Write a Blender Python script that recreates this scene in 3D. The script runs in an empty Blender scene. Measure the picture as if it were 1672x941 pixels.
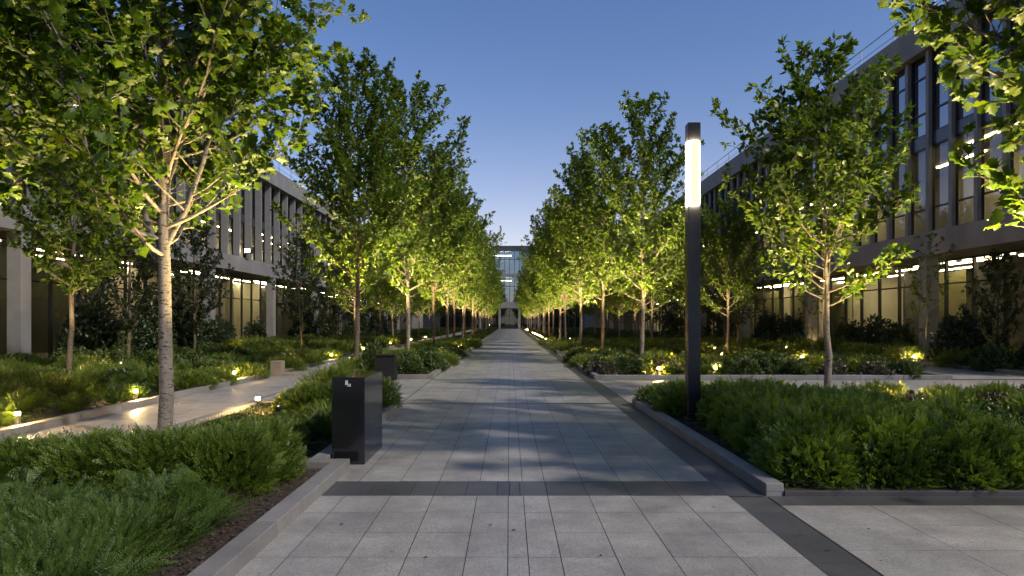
import bpy, math
import numpy as np

R = math.radians
PI = math.pi
sc = bpy.context.scene
COL = sc.collection
RNG = np.random.RandomState(11)
BEHIND = -9.0            # paths and beds run on behind the camera
FAR = 149.0

# ------------------------------------------------------------------ helpers
def link(o):
    COL.objects.link(o)
    return o

def tag(o, label=None, cat=None, group=None, kind=None):
    if label: o['label'] = label
    if cat: o['category'] = cat
    if group: o['group'] = group
    if kind: o['kind'] = kind
    return o

def empty(name, loc=(0, 0, 0), rz=0.0):
    o = bpy.data.objects.new(name, None)
    o.location = loc
    o.rotation_euler = (0, 0, rz)
    o.empty_display_size = 0.2
    return link(o)

def copy_tree(o, parent=None):
    c = o.copy()
    link(c)
    c.parent = parent
    for ch in list(o.children):
        copy_tree(ch, c)
    return c

class MB:
    """collects boxes, bars, tubes and discs; build() links them as one mesh object"""
    def __init__(s):
        s.v, s.f = [], []
    def add(s, vs, fs):
        b = len(s.v)
        s.v.extend([tuple(p) for p in vs])
        s.f.extend([tuple(b + i for i in f) for f in fs])
        return s
    def box(s, x0, x1, y0, y1, z0, z1):
        x0, x1 = min(x0, x1), max(x0, x1); y0, y1 = min(y0, y1), max(y0, y1)
        vs = [(x0, y0, z0), (x1, y0, z0), (x1, y1, z0), (x0, y1, z0), (x0, y0, z1), (x1, y0, z1), (x1, y1, z1), (x0, y1, z1)]
        return s.add(vs, [(3, 2, 1, 0), (4, 5, 6, 7), (0, 1, 5, 4), (1, 2, 6, 5), (2, 3, 7, 6), (3, 0, 4, 7)])
    def quad(s, a, b, c, d):
        return s.add([a, b, c, d], [(0, 1, 2, 3)])
    def lathe(s, prof, n=16, cx=0, cy=0, cz=0):
        vs, fs = [], []
        for (r, z) in prof:
            for i in range(n):
                a = 2 * PI * i / n
                vs.append((cx + r * math.cos(a), cy + r * math.sin(a), cz + z))
        m = len(prof)
        for j in range(m - 1):
            for i in range(n):
                k = (i + 1) % n
                fs.append((j * n + i, j * n + k, (j + 1) * n + k, (j + 1) * n + i))
        fs.append(tuple(range(n - 1, -1, -1)))
        fs.append(tuple((m - 1) * n + i for i in range(n)))
        return s.add(vs, fs)
    def tube(s, pts, rad, n=6):
        pts = np.asarray(pts, float)
        vs, fs = [], []
        m = len(pts)
        ref = np.array([0.31, 0.95, 0.05])
        for j in range(m):
            t = pts[min(j + 1, m - 1)] - pts[max(j - 1, 0)]
            t = t / (np.linalg.norm(t) + 1e-9)
            a = np.cross(t, ref)
            if np.linalg.norm(a) < 0.15: a = np.cross(t, (1, 0, 0))
            a /= np.linalg.norm(a)
            b = np.cross(t, a)
            for i in range(n):
                w = 2 * PI * i / n
                vs.append(pts[j] + rad[j] * (a * math.cos(w) + b * math.sin(w)))
        for j in range(m - 1):
            for i in range(n):
                k = (i + 1) % n
                fs.append((j * n + i, j * n + k, (j + 1) * n + k, (j + 1) * n + i))
        fs.append(tuple((m - 1) * n + i for i in range(n)))
        return s.add(vs, fs)
    def mesh(s, name, m=None, smooth=False):
        me = bpy.data.meshes.new(name)
        me.from_pydata(s.v, [], s.f)
        if m: me.materials.append(m)
        if smooth: me.polygons.foreach_set('use_smooth', [True] * len(me.polygons))
        me.update()
        return me
    def build(s, name, m, parent=None, loc=None, smooth=False, bevel=0.0):
        o = bpy.data.objects.new(name, s.mesh(name, m, smooth))
        if loc: o.location = loc
        if parent: o.parent = parent
        if bevel:
            b = o.modifiers.new('edge', 'BEVEL'); b.width = bevel; b.segments = 2; b.limit_method = 'ANGLE'
        return link(o)

def struct(o):
    o['kind'] = 'structure'
    return o

# ------------------------------------------------------------------ materials
def new_mat(name):
    m = bpy.data.materials.new(name)
    m.use_nodes = True
    nt = m.node_tree
    for n in list(nt.nodes): nt.nodes.remove(n)
    out = nt.nodes.new('ShaderNodeOutputMaterial')
    return m, nt, out

def N(nt, kind, **kw):
    n = nt.nodes.new(kind)
    for k, v in kw.items():
        if hasattr(n, k): setattr(n, k, v)
        else: n.inputs[k.replace('_', ' ')].default_value = v
    return n

def ramp(nt, fac, stops):
    r = nt.nodes.new('ShaderNodeValToRGB')
    while len(r.color_ramp.elements) < len(stops): r.color_ramp.elements.new(0.5)
    for e, (p, c) in zip(r.color_ramp.elements, stops):
        e.position = p
        e.color = (*c, 1) if len(c) == 3 else c
    nt.links.new(fac, r.inputs[0])
    return r.outputs[0]

def noise(nt, scale, detail=4, rough=0.6, vec=None, stretch=None):
    n = N(nt, 'ShaderNodeTexNoise')
    n.inputs['Scale'].default_value = scale
    n.inputs['Detail'].default_value = detail
    n.inputs['Roughness'].default_value = rough
    tc = N(nt, 'ShaderNodeTexCoord')
    src = tc.outputs['Object']
    if stretch:
        mp = N(nt, 'ShaderNodeMapping'); mp.inputs['Scale'].default_value = stretch
        nt.links.new(src, mp.inputs['Vector']); src = mp.outputs['Vector']
    nt.links.new(src, n.inputs['Vector'])
    return n.outputs[0]

def mix(nt, a, b, fac, mode='MIX'):
    m = N(nt, 'ShaderNodeMix', data_type='RGBA', blend_type=mode)
    for i, x in ((0, fac), (6, a), (7, b)):
        if isinstance(x, (int, float)): m.inputs[i].default_value = x
        elif isinstance(x, tuple): m.inputs[i].default_value = (*x, 1)
        else: nt.links.new(x, m.inputs[i])
    return m.outputs[2]

def surface(name, c0, c1, scale=3.0, rough=0.6, bump=0.0, bscale=60.0, metal=0.0, tone=None, speck=0.0, spec=0.5, stretch=None, rough2=None, dirt=0.0):
    m, nt, out = new_mat(name)
    p = N(nt, 'ShaderNodeBsdfPrincipled')
    c = ramp(nt, noise(nt, scale, 5, 0.6, stretch=stretch), [(0.3, c0), (0.7, c1)])
    if tone:
        a = N(nt, 'ShaderNodeAttribute', attribute_name='tone')
        c = mix(nt, c, ramp(nt, a.outputs['Fac'], [(0, (1 - tone,) * 3), (1, (1 + tone,) * 3)]), 1.0, 'MULTIPLY')
    if speck:
        s = ramp(nt, noise(nt, 85, 3, 0.75), [(0.35, (1 - speck,) * 3), (0.5, (1, 1, 1)), (0.68, (1 + speck * .6,) * 3)])
        c = mix(nt, c, s, 1.0, 'MULTIPLY')
    if dirt:
        d = ramp(nt, noise(nt, 0.55, 6, 0.7), [(0.38, (1 - dirt,) * 3), (0.62, (1, 1, 1))])
        c = mix(nt, c, d, 1.0, 'MULTIPLY')
    nt.links.new(c, p.inputs['Base Color'])
    p.inputs['Roughness'].default_value = rough
    p.inputs['Metallic'].default_value = metal
    p.inputs['Specular IOR Level'].default_value = spec
    if rough2:
        rr = N(nt, 'ShaderNodeMapRange')
        nt.links.new(noise(nt, 0.9, 6, 0.7), rr.inputs[0])
        rr.inputs[1].default_value = .3; rr.inputs[2].default_value = .7
        rr.inputs[3].default_value = rough; rr.inputs[4].default_value = rough2
        nt.links.new(rr.outputs[0], p.inputs['Roughness'])
    if bump:
        b = N(nt, 'ShaderNodeBump'); b.inputs['Strength'].default_value = bump; b.inputs['Distance'].default_value = 0.01
        nt.links.new(noise(nt, bscale, 4, 0.6), b.inputs['Height'])
        nt.links.new(b.outputs[0], p.inputs['Normal'])
    nt.links.new(p.outputs[0], out.inputs[0])
    return m

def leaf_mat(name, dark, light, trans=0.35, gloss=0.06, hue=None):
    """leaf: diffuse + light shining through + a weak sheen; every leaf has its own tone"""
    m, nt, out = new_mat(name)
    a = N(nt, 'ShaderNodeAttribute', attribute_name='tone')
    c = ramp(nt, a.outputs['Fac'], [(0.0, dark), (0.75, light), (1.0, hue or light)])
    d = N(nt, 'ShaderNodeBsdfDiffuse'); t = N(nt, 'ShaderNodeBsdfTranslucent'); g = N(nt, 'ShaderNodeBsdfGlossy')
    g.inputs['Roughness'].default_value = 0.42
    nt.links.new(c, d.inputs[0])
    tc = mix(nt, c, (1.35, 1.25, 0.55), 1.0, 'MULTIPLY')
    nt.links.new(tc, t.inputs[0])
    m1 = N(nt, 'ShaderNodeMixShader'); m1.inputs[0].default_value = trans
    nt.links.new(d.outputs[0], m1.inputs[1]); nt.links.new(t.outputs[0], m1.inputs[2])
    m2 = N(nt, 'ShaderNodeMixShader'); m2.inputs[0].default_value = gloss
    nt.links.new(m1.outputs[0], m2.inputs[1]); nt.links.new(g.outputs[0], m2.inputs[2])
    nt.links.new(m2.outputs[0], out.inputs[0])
    return m

def emit(name, col, strength):
    m, nt, out = new_mat(name)
    e = N(nt, 'ShaderNodeEmission'); e.inputs[0].default_value = (*col, 1); e.inputs[1].default_value = strength
    nt.links.new(e.outputs[0], out.inputs[0])
    return m

def glass_mat(name, tint, base_refl):
    m, nt, out = new_mat(name)
    t = N(nt, 'ShaderNodeBsdfTransparent'); t.inputs[0].default_value = (*tint, 1)
    g = N(nt, 'ShaderNodeBsdfGlossy'); g.inputs['Roughness'].default_value = 0.015; g.inputs[0].default_value = (.66, .70, .78, 1)
    f = N(nt, 'ShaderNodeFresnel'); f.inputs[0].default_value = 1.55
    ad = N(nt, 'ShaderNodeMath', operation='MULTIPLY_ADD'); ad.use_clamp = True
    nt.links.new(f.outputs[0], ad.inputs[0]); ad.inputs[1].default_value = 1.0; ad.inputs[2].default_value = base_refl
    mx = N(nt, 'ShaderNodeMixShader')
    nt.links.new(ad.outputs[0], mx.inputs[0]); nt.links.new(t.outputs[0], mx.inputs[1]); nt.links.new(g.outputs[0], mx.inputs[2])
    nt.links.new(mx.outputs[0], out.inputs[0])
    return m

def bark_mat(name, c0, c1, mark):
    """young pale bark with short dark cross marks"""
    m, nt, out = new_mat(name)
    p = N(nt, 'ShaderNodeBsdfPrincipled'); p.inputs['Roughness'].default_value = 0.85; p.inputs['Specular IOR Level'].default_value = 0.2
    c = ramp(nt, noise(nt, 9, 6, 0.7, stretch=(1, 1, .35)), [(0.3, c0), (0.7, c1)])
    k = ramp(nt, noise(nt, 14, 3, 0.6, stretch=(.8, .8, 2.6)), [(0.36, (1, 1, 1)), (0.45, (0, 0, 0))])
    c = mix(nt, c, mark, k)
    nt.links.new(c, p.inputs['Base Color'])
    b = N(nt, 'ShaderNodeBump'); b.inputs['Strength'].default_value = .6; b.inputs['Distance'].default_value = .02
    nt.links.new(noise(nt, 22, 6, .7, stretch=(1, 1, .5)), b.inputs['Height']); nt.links.new(b.outputs[0], p.inputs['Normal'])
    nt.links.new(p.outputs[0], out.inputs[0])
    return m

M = {}
M['ground'] = surface('dark earth', (.018, .016, .010), (.035, .03, .018), 2.0, .95, .5, 20)
M['joint'] = surface('dark joint', (.035, .035, .035), (.06, .058, .056), 4, .9)
M['paver'] = surface('pale granite paver', (.235, .222, .204), (.31, .294, .272), 2.2, .34, .12, 120, tone=.09, speck=.42, rough2=.56, dirt=.28)
M['dark_paver'] = surface('dark granite paver', (.050, .048, .048), (.072, .070, .070), 2.0, .45, .12, 120, tone=.2, speck=.3, dirt=.2)
M['kerb'] = surface('granite kerb', (.15, .142, .135), (.205, .197, .19), 2.0, .6, .15, 90, speck=.25, dirt=.25, tone=.1)
M['mulch'] = surface('bark mulch', (.012, .008, .005), (.04, .026, .016), 35, .95, 1.0, 55)
M['chip'] = surface('wood chip', (.03, .018, .01), (.075, .046, .028), 30, .9, tone=.5)
M['bark'] = bark_mat('pale tree bark', (.12, .10, .08), (.225, .195, .16), (.03, .023, .018))
M['dark_bark'] = bark_mat('brown tree bark', (.07, .055, .04), (.13, .105, .08), (.025, .02, .015))
M['concrete'] = surface('fair faced concrete', (.145, .143, .142), (.19, .188, .187), .8, .75, .08, 40, dirt=.18)
M['fin'] = surface('grey stone fin', (.135, .133, .132), (.175, .173, .171), .9, .6, .05, 40, dirt=.15)
M['dark_metal'] = surface('dark bronze metal', (.018, .019, .021), (.028, .029, .031), 3, .38, 0, metal=.5)
M['spandrel'] = surface('dark spandrel', (.02, .024, .032), (.03, .035, .045), 2, .25, 0)
M['black'] = surface('black satin metal', (.008, .008, .009), (.014, .014, .016), 2, .28, 0, metal=.2, rough2=.42)
M['gloss_black'] = surface('black polished stone', (.006, .0065, .008), (.010, .010, .012), 2, .07, 0, spec=.9, rough2=.16)
M['matt_black'] = surface('matt black powder coat', (.007, .007, .008), (.011, .011, .012), 2, .7, 0, spec=.2)
M['mark'] = surface('pale lettering', (.62, .62, .6), (.7, .7, .68), 2, .5)
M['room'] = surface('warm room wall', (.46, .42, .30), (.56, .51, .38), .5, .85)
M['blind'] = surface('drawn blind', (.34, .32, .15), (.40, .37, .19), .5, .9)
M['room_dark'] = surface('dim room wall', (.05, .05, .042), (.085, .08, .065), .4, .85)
M['glass'] = glass_mat('window glass', (.80, .82, .78), .09)
M['sky_glass'] = glass_mat('upper window glass', (.72, .76, .78), .34)
M['far_glass'] = glass_mat('blue window glass', (.55, .66, .75), .36)
M['rail'] = surface('steel rail', (.25, .26, .27), (.32, .33, .34), 3, .4, 0, metal=.7)
M['tan_stone'] = surface('tan stone', (.17, .13, .09), (.23, .18, .13), 3, .8, .2, 40)
M['pale_stone'] = surface('pale stone', (.22, .20, .18), (.30, .275, .25), 3, .8, .2, 40)
M['lamp_glow'] = emit('warm lamp panel', (1.0, .80, .46), .92)
M['head_glow'] = emit('warm bollard head', (1.0, .62, .22), 1700.0)
M['lens_glow'] = emit('warm spotlight lens', (1.0, .74, .40), 22.0)
M['strip_glow'] = emit('ceiling light strip', (1.0, .82, .50), 26.0)
M['bright_strip'] = emit('bright ceiling light strip', (1.0, .82, .46), 14.0)
M['down_glow'] = emit('downlight', (1.0, .74, .42), 9.0)
M['leaf'] = leaf_mat('tree leaf', (.040, .084, .007), (.088, .150, .013), .50, .025, (.12, .165, .012))
M['big_leaf'] = leaf_mat('broad tree leaf', (.040, .086, .007), (.088, .155, .013), .50, .025, (.125, .17, .012))
M['dark_leaf'] = leaf_mat('dark tree leaf', (.012, .024, .008), (.03, .05, .014), .25, .05)
M['yew'] = leaf_mat('hedge leaf', (.046, .084, .010), (.115, .172, .020), .40, .035, (.15, .195, .026))
M['hedge_leaf'] = leaf_mat('fresh hedge leaf', (.055, .105, .014), (.125, .20, .028), .42, .03, (.16, .22, .035))
M['fern'] = leaf_mat('fern leaf', (.032, .066, .011), (.080, .135, .022), .36, .03, (.10, .15, .026))
M['broad'] = leaf_mat('shrub leaf', (.030, .056, .012), (.070, .11, .022), .32, .035, (.09, .125, .026))
M['juniper'] = leaf_mat('juniper leaf', (.045, .075, .010), (.115, .155, .018), .38, .03, (.14, .17, .02))
M['cover'] = leaf_mat('ground cover leaf', (.016, .030, .007), (.042, .064, .012), .28, .03, (.075, .085, .02))
M['bronze_leaf'] = leaf_mat('bronze shrub leaf', (.035, .03, .018), (.075, .062, .035), .25, .06)

# ------------------------------------------------------------------ leaf meshes
KITE = (np.array([(0, 0, 0), (.42, .30, .07), (1, 0, -.03), (.42, -.30, .07)], float), [(0, 1, 2), (0, 2, 3)])
NEEDLE = (np.array([(0, 0, 0), (.5, .16, .03), (1, 0, 0), (.5, -.16, .03)], float), [(0, 1, 2, 3)])
OVAL = (np.array([(0, 0, 0), (.28, .24, .06), (.66, .25, .06), (1, 0, -.10), (.66, -.25, .06), (.28, -.24, .06), (.5, 0, 0)], float),
        [(0, 6, 1), (1, 6, 2), (2, 6, 3), (3, 6, 4), (4, 6, 5), (5, 6, 0)])
_h = [(.10, .05), (.20, .24), (.31, .30), (.38, .17), (.52, .42), (.62, .40), (.66, .20), (.80, .30), (.86, .14)]
_lv = [(0, 0, 0), (.40, 0, 0), (.68, 0, -.03), (1, 0, -.12)] + [(u, v, .16 * v) for u, v in _h] + [(u, -v, .16 * v) for u, v in _h]
LOBED = (np.array(_lv, float), [(0, 4, 5, 6, 7, 1), (1, 7, 8, 9, 10, 2), (2, 10, 11, 12, 3), (0, 1, 16, 15, 14, 13), (1, 2, 19, 18, 17, 16), (2, 3, 21, 20, 19)])

def unit(a):
    return a / (np.linalg.norm(a, axis=-1, keepdims=True) + 1e-9)

def leaf_mesh(name, tmpl, pos, dirs, nrm, size, mat, rng, tone=None, width=1.0):
    T, F = tmpl
    pos = np.asarray(pos, float); n = len(pos); k = len(T)
    x = unit(np.asarray(dirs, float))
    y = unit(np.cross(np.asarray(nrm, float), x))
    z = np.cross(x, y)
    s = np.asarray(size, float).reshape(n, 1, 1)
    V = pos[:, None, :] + s * (T[None, :, 0:1] * x[:, None, :] + width * T[None, :, 1:2] * y[:, None, :] + T[None, :, 2:3] * z[:, None, :])
    V = V.reshape(-1, 3)
    base = (np.arange(n) * k)
    li = np.concatenate([np.array(f) for f in F]); lt = np.array([len(f) for f in F])
    loops = (base[:, None] + li[None, :]).ravel()
    totals = np.tile(lt, n)
    starts = np.concatenate([[0], np.cumsum(totals)[:-1]])
    me = bpy.data.meshes.new(name)
    me.vertices.add(len(V)); me.vertices.foreach_set('co', V.astype(np.float32).ravel())
    me.loops.add(len(loops)); me.loops.foreach_set('vertex_index', loops.astype(np.int32))
    me.polygons.add(len(totals)); me.polygons.foreach_set('loop_start', starts.astype(np.int32))
    at = me.attributes.new('tone', 'FLOAT', 'POINT')
    tn = rng.rand(n) if tone is None else np.asarray(tone)
    at.data.foreach_set('value', np.repeat(tn, k).astype(np.float32))
    me.materials.append(mat)
    me.update(calc_edges=True)
    return me

# ------------------------------------------------------------------ trees
def bez(p0, p1, p2, n):
    t = np.linspace(0, 1, n)[:, None]
    return (1 - t) ** 2 * p0 + 2 * t * (1 - t) * p1 + t ** 2 * p2

def tree_protos(seed, H, base, rad, prim=34, leaf=.17, tmpl=KITE, trunk_r=.10, forks=(), mat='leaf', dens=1.0, second=9, top=.85, lean=(0, 0), bark='bark', shape=1.0, step=.075):
    """a young upright tree grown from its own skeleton: returns (trunk mesh, crown mesh)"""
    g = np.random.RandomState(seed)
    mb = MB()
    nz = 16
    zs = np.linspace(0, H * .97, nz)
    wob = np.cumsum(g.randn(nz, 2) * .024, axis=0); wob[0] = 0
    lead = np.stack([wob[:, 0] + lean[0] * zs / H, wob[:, 1] + lean[1] * zs / H, zs], 1)
    rr = trunk_r * np.clip(1 - zs / H * 1.02, .06, 1) ** .8
    rr[0] *= 1.35
    fl = np.vstack([lead[:1], lead[:1] * .7 + lead[1:2] * .3, lead[1:]])
    fr = np.concatenate([rr[:1], [trunk_r * 1.02], rr[1:]])
    mb.tube(fl, fr, 10)
    leaders = [(lead, rr, base, H)]
    for (z0, ang, spread, frac) in forks:                       # strong side limbs that climb with the leader
        i = np.searchsorted(zs, z0)
        p0 = lead[i - 1] + (lead[i] - lead[i - 1]) * (z0 - zs[i - 1]) / (zs[i] - zs[i - 1])
        d = np.array([math.cos(ang), math.sin(ang), 0])
        p2 = p0 + d * spread + np.array([0, 0, (H - z0) * frac])
        p1 = p0 + d * spread * .62 + np.array([0, 0, (H - z0) * frac * .35])
        b = bez(p0, p1, p2, 12) + np.vstack([np.zeros(3), np.cumsum(g.randn(11, 3) * .02, axis=0)])
        r = np.linspace(trunk_r * .42, .010, 12)
        mb.tube(b, r, 8)
        leaders.append((b, r, z0 + .5, b[-1][2]))
    P, D, S = [], [], []
    def env(t):
        a = min(1.0, .50 + 2.1 * t)
        return a * (max(0, 1 - t) ** (.80 * shape) * 1.12 + .05)
    def leafy(path, l0, n):
        """leaves along a twig and a rosette at its end"""
        L = np.linalg.norm(np.diff(path, axis=0), axis=1).sum()
        cnt = max(3, int(L / step * dens))
        tt = l0 + (1 - l0) * g.rand(cnt)
        seg = tt * (len(path) - 1)
        i = np.clip(seg.astype(int), 0, len(path) - 2)
        f = (seg - i)[:, None]
        p = path[i] * (1 - f) + path[i + 1] * f
        d = unit(path[i + 1] - path[i])
        side = unit(g.randn(cnt, 3) + np.array([0, 0, .25]))
        dd = unit(d * .55 + side)
        P.append(p + dd * .03); D.append(dd)
        m = g.randint(4, 7)
        e = np.repeat(path[-1:], m, 0)
        ed = unit(np.repeat(unit(path[-1:] - path[-2:-1]), m, 0) * .9 + g.randn(m, 3) * .75)
        P.append(e); D.append(ed)
    gold = 2.4
    for li, (lp, lr, z0, z1) in enumerate(leaders):
        cnt = prim if li == 0 else max(8, prim // 3)
        a0 = g.rand() * 6
        for q in range(cnt):
            t = (q + .5 * g.rand()) / cnt
            z = z0 + (z1 * .965 - z0) * t
            zz = lp[:, 2]
            i = min(max(np.searchsorted(zz, z), 1), len(zz) - 1)
            f = (z - zz[i - 1]) / max(zz[i] - zz[i - 1], 1e-6)
            p0 = lp[i - 1] + (lp[i] - lp[i - 1]) * f
            r0 = max(.008, (lr[i - 1] + (lr[i] - lr[i - 1]) * f) * .42)
            ang = a0 + gold * q + g.randn() * .35
            tg = (z - base) / (H - base)
            L = rad * env(tg) * (.72 + .5 * g.rand()) * (1 if li == 0 else .62)
            up = math.tan(R(22 + 30 * tg + g.randn() * 6))
            d = np.array([math.cos(ang), math.sin(ang), 0])
            p2 = p0 + d * L + np.array([0, 0, L * (up + .30)])
            p1 = p0 + d * L * .55 + np.array([0, 0, L * .45 * up])
            if p2[2] > H: p2[2] = H - g.rand() * .3
            br = bez(p0, p1, p2, 8) + np.vstack([np.zeros(3), np.cumsum(g.randn(7, 3) * L * .012, axis=0)])
            mb.tube(br, np.linspace(r0, .004, 8), 5)
            leafy(br, .35, 0)
            k = max(2, int(second * (.35 + L / rad)))
            for w in range(k):
                u = .18 + .78 * (w + g.rand()) / k
                seg = u * 7; i = min(int(seg), 6)
                s0 = br[i] + (br[i + 1] - br[i]) * (seg - i)
                bd = unit(br[i + 1] - br[i])
                sd = unit(bd * .75 + unit(g.randn(3)) * .9 + np.array([0, 0, .22]))
                l2 = (.26 + .42 * g.rand()) * max(.45, L * (1.05 - u * .55)) * .62
                s2 = s0 + sd * l2 + np.array([0, 0, l2 * .25])
                tw = bez(s0, (s0 + s2) / 2 - np.array([0, 0, l2 * .06]), s2, 4)
                mb.tube(tw, np.linspace(r0 * .4 + .002, .002, 4), 3)
                leafy(tw, .12, 0)
        e = lp[-4:]
        leafy(e, 0, 0); leafy(e, 0, 0)
    P = np.concatenate(P); D = np.concatenate(D)
    n = len(P)
    nr = unit(np.array([0, 0, 1.0]) + g.randn(n, 3) * .42)
    D = unit(D + np.array([0, 0, -.10]))
    nr = unit(nr - (nr * D).sum(1, keepdims=True) * D + g.randn(n, 3) * .05)
    sz = leaf * (.62 + .6 * g.rand(n))
    crown = leaf_mesh('crown', tmpl, P, D, nr, sz, M[mat], g, width=1.0)
    trunk = mb.mesh('trunk', M[bark], True)
    return trunk, crown

TREES = []
def plant_tree(name, proto, x, y, s=1.0, rz=0.0, label='', group=None, sz=None, cat='tree'):
    e = empty(name, (x, y, 0.03), rz)
    e.scale = (s, s, sz or s)
    for nm, me in zip(('trunk', 'crown'), proto):
        o = bpy.data.objects.new(nm, me); o.parent = e; link(o)
    tag(e, label, cat, group)
    TREES.append(e)
    return e

# ------------------------------------------------------------------ lamps that light trees and beds
def ordinal(n):
    w = ['', 'first', 'second', 'third', 'fourth', 'fifth', 'sixth', 'seventh', 'eighth', 'ninth', 'tenth', 'eleventh', 'twelfth', 'thirteenth', 'fourteenth',
         'fifteenth', 'sixteenth', 'seventeenth', 'eighteenth', 'nineteenth', 'twentieth', 'twenty-first', 'twenty-second', 'twenty-third', 'twenty-fourth', 'twenty-fifth']
    return w[n]

_spot_mesh = None
def spotlight(x, y, tx, ty, tz, power, label, size=70, group='ground spotlights under the trees'):
    """small ground spotlight: stake, barrel and lens, aimed up into a crown or along a column"""
    global _spot_mesh
    if _spot_mesh is None:
        a = MB().lathe([(.012, 0), (.012, .16)], 8).mesh('stake', M['black'])
        b = MB().lathe([(.03, -.06), (.045, -.05), (.05, .06), (.05, .085), (.044, .085), (.042, .07)], 14).mesh('barrel', M['black'], True)
        c = MB().lathe([(.041, .068), (.041, .072)], 14).mesh('lens', M['lens_glow'])
        _spot_mesh = (a, b, c)
    d = np.array([tx - x, ty - y, tz - .3])
    rz = math.atan2(d[1], d[0]) - PI / 2
    tilt = math.atan2(math.hypot(d[0], d[1]), d[2])
    e = empty('ground_spotlight', (x, y, .06), rz)
    o = bpy.data.objects.new('stake', _spot_mesh[0]); o.parent = e; link(o)
    b = bpy.data.objects.new('barrel', _spot_mesh[1]); b.parent = e; b.location = (0, 0, .21); b.rotation_euler = (-tilt, 0, 0); link(b)
    c = bpy.data.objects.new('lens', _spot_mesh[2]); c.parent = b; link(c)
    L = bpy.data.lights.new('spot', 'SPOT'); L.energy = power; L.color = (1.0, .74, .33); L.spot_size = R(size); L.spot_blend = .9; L.shadow_soft_size = .04
    lo = bpy.data.objects.new('spot', L); lo.parent = b; lo.location = (0, 0, .10); lo.rotation_euler = (PI, 0, 0); link(lo)
    tag(e, label, 'spotlight', group)
    return e

_boll = None
def path_light(x, y, label, h=.27, group='small path lights in the planting'):
    global _boll
    if _boll is None:
        a = MB().lathe([(.055, 0), (.055, .012), (.036, .014), (.036, .24)], 14).mesh('post', M['black'], True)
        b = MB().lathe([(.024, .241), (.032, .248), (.034, .278), (.030, .300)], 14).mesh('lamp_head', M['head_glow'], True)
        c = MB().lathe([(.038, .301), (.039, .317), (.02, .328)], 14).mesh('cap', M['black'], True)
        _boll = (a, b, c)
    e = empty('path_light', (x, y, .05))
    e.scale = (1, 1, h / .33)
    for nm, me in zip(('post', 'lamp_head', 'cap'), _boll):
        o = bpy.data.objects.new(nm, me); o.parent = e; link(o)
    tag(e, label, 'path light', group)
    return e

# ------------------------------------------------------------------ ground, paths, beds
MB().quad((-400, -60, -.03), (400, -60, -.03), (400, 600, -.03), (-400, 600, -.03)).build('ground', M['ground'])['kind'] = 'structure'

def paved(name, xs, ys, z, mat, gap=.003, seed=0):
    """sheet of separate pavers: xs, ys are the joint lines; each paver has its own tone; a dark joint bed lies under them"""
    g = np.random.RandomState(seed)
    me = bpy.data.meshes.new(name)
    xs = np.asarray(xs, float); ys = np.asarray(ys, float)
    V, F, T = [], [], []
    for i in range(len(xs) - 1):
        for j in range(len(ys) - 1):
            b = len(V)
            dz = g.randn() * .0004
            V += [(xs[i] + gap, ys[j] + gap * .6, z + dz), (xs[i + 1] - gap, ys[j] + gap * .6, z + dz), (xs[i + 1] - gap, ys[j + 1] - gap * .6, z + dz), (xs[i] + gap, ys[j + 1] - gap * .6, z + dz)]
            F.append((b, b + 1, b + 2, b + 3)); T += [g.rand()] * 4
    me.from_pydata(V, [], F)
    me.attributes.new('tone', 'FLOAT', 'POINT').data.foreach_set('value', np.array(T, np.float32))
    me.materials.append(mat)
    o = bpy.data.objects.new(name, me); link(o)
    struct(o)
    return o

def sheet(name, x0, x1, y0, y1, z, mat):
    return struct(MB().quad((x0, y0, z), (x1, y0, z), (x1, y1, z), (x0, y1, z)).build(name, mat))

sheet('path_bed', -2.2, 2.42, BEHIND, FAR + 3, 0.0, M['joint'])
cols = [-2.18, -1.95, -1.55, -1.12, -.72, -.305, -.012, .13, .357, .746, 1.14, 1.6, 2.06]
bandY = [6.44, 7.02]
crossY = [13.6, 19.3]
ys = list(np.arange(6.44, BEHIND, -.56))[::-1]
paved('main_path', cols, ys, .006, M['paver'], seed=1)
paved('path_band', [-2.18, -1.75, -1.35, -.95, -.72, -.42, -.12, .0, .10, .36, .74, 1.14, 1.6, 2.06], bandY, .006, M['dark_paver'], seed=2)
paved('main_path', cols, list(np.arange(7.02, 13.4, .575)) + [13.55], .006, M['paver'], seed=3)
paved('path_band', cols, [13.55, 13.75], .006, M['dark_paver'], seed=4)
paved('main_path', cols, np.linspace(13.75, 19.1, 10), .006, M['paver'], seed=5)
paved('path_band', cols, [19.1, 19.35], .006, M['dark_paver'], seed=6)
paved('main_path', cols, np.arange(19.35, FAR, .6), .006, M['paver'], seed=7)
paved('path_border', [2.06, 2.40], np.concatenate([np.arange(BEHIND, 6.4, .62)]), .006, M['dark_paver'], seed=8)
paved('path_border', [2.06, 2.40], np.arange(6.42, FAR, .62), .006, M['dark_paver'], seed=9)

# cross path at the front right and the dark strip along its bed
sheet('path_bed', 2.42, 24, BEHIND, 6.46, -.004, M['joint'])
paved('path_band', np.arange(2.42, 24, .62), [6.10, 6.42], .006, M['dark_paver'], seed=10)
paved('cross_path', np.arange(2.42, 24, .8), list(np.arange(6.10, BEHIND, -.6))[::-1], .006, M['paver'], seed=11)
# second cross path
sheet('path_bed', 2.42, 16.6, 13.5, 19.4, -.004, M['joint'])
paved('cross_path', np.arange(2.42, 16.6, .8), np.linspace(13.75, 19.1, 10), .006, M['paver'], seed=12)
sheet('path_bed', -5.32, -2.2, 13.3, 19.6, -.004, M['joint'])
paved('cross_path', np.linspace(-5.3, -2.2, 6), np.linspace(13.5, 19.4, 10), .006, M['paver'], seed=13)
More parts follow.
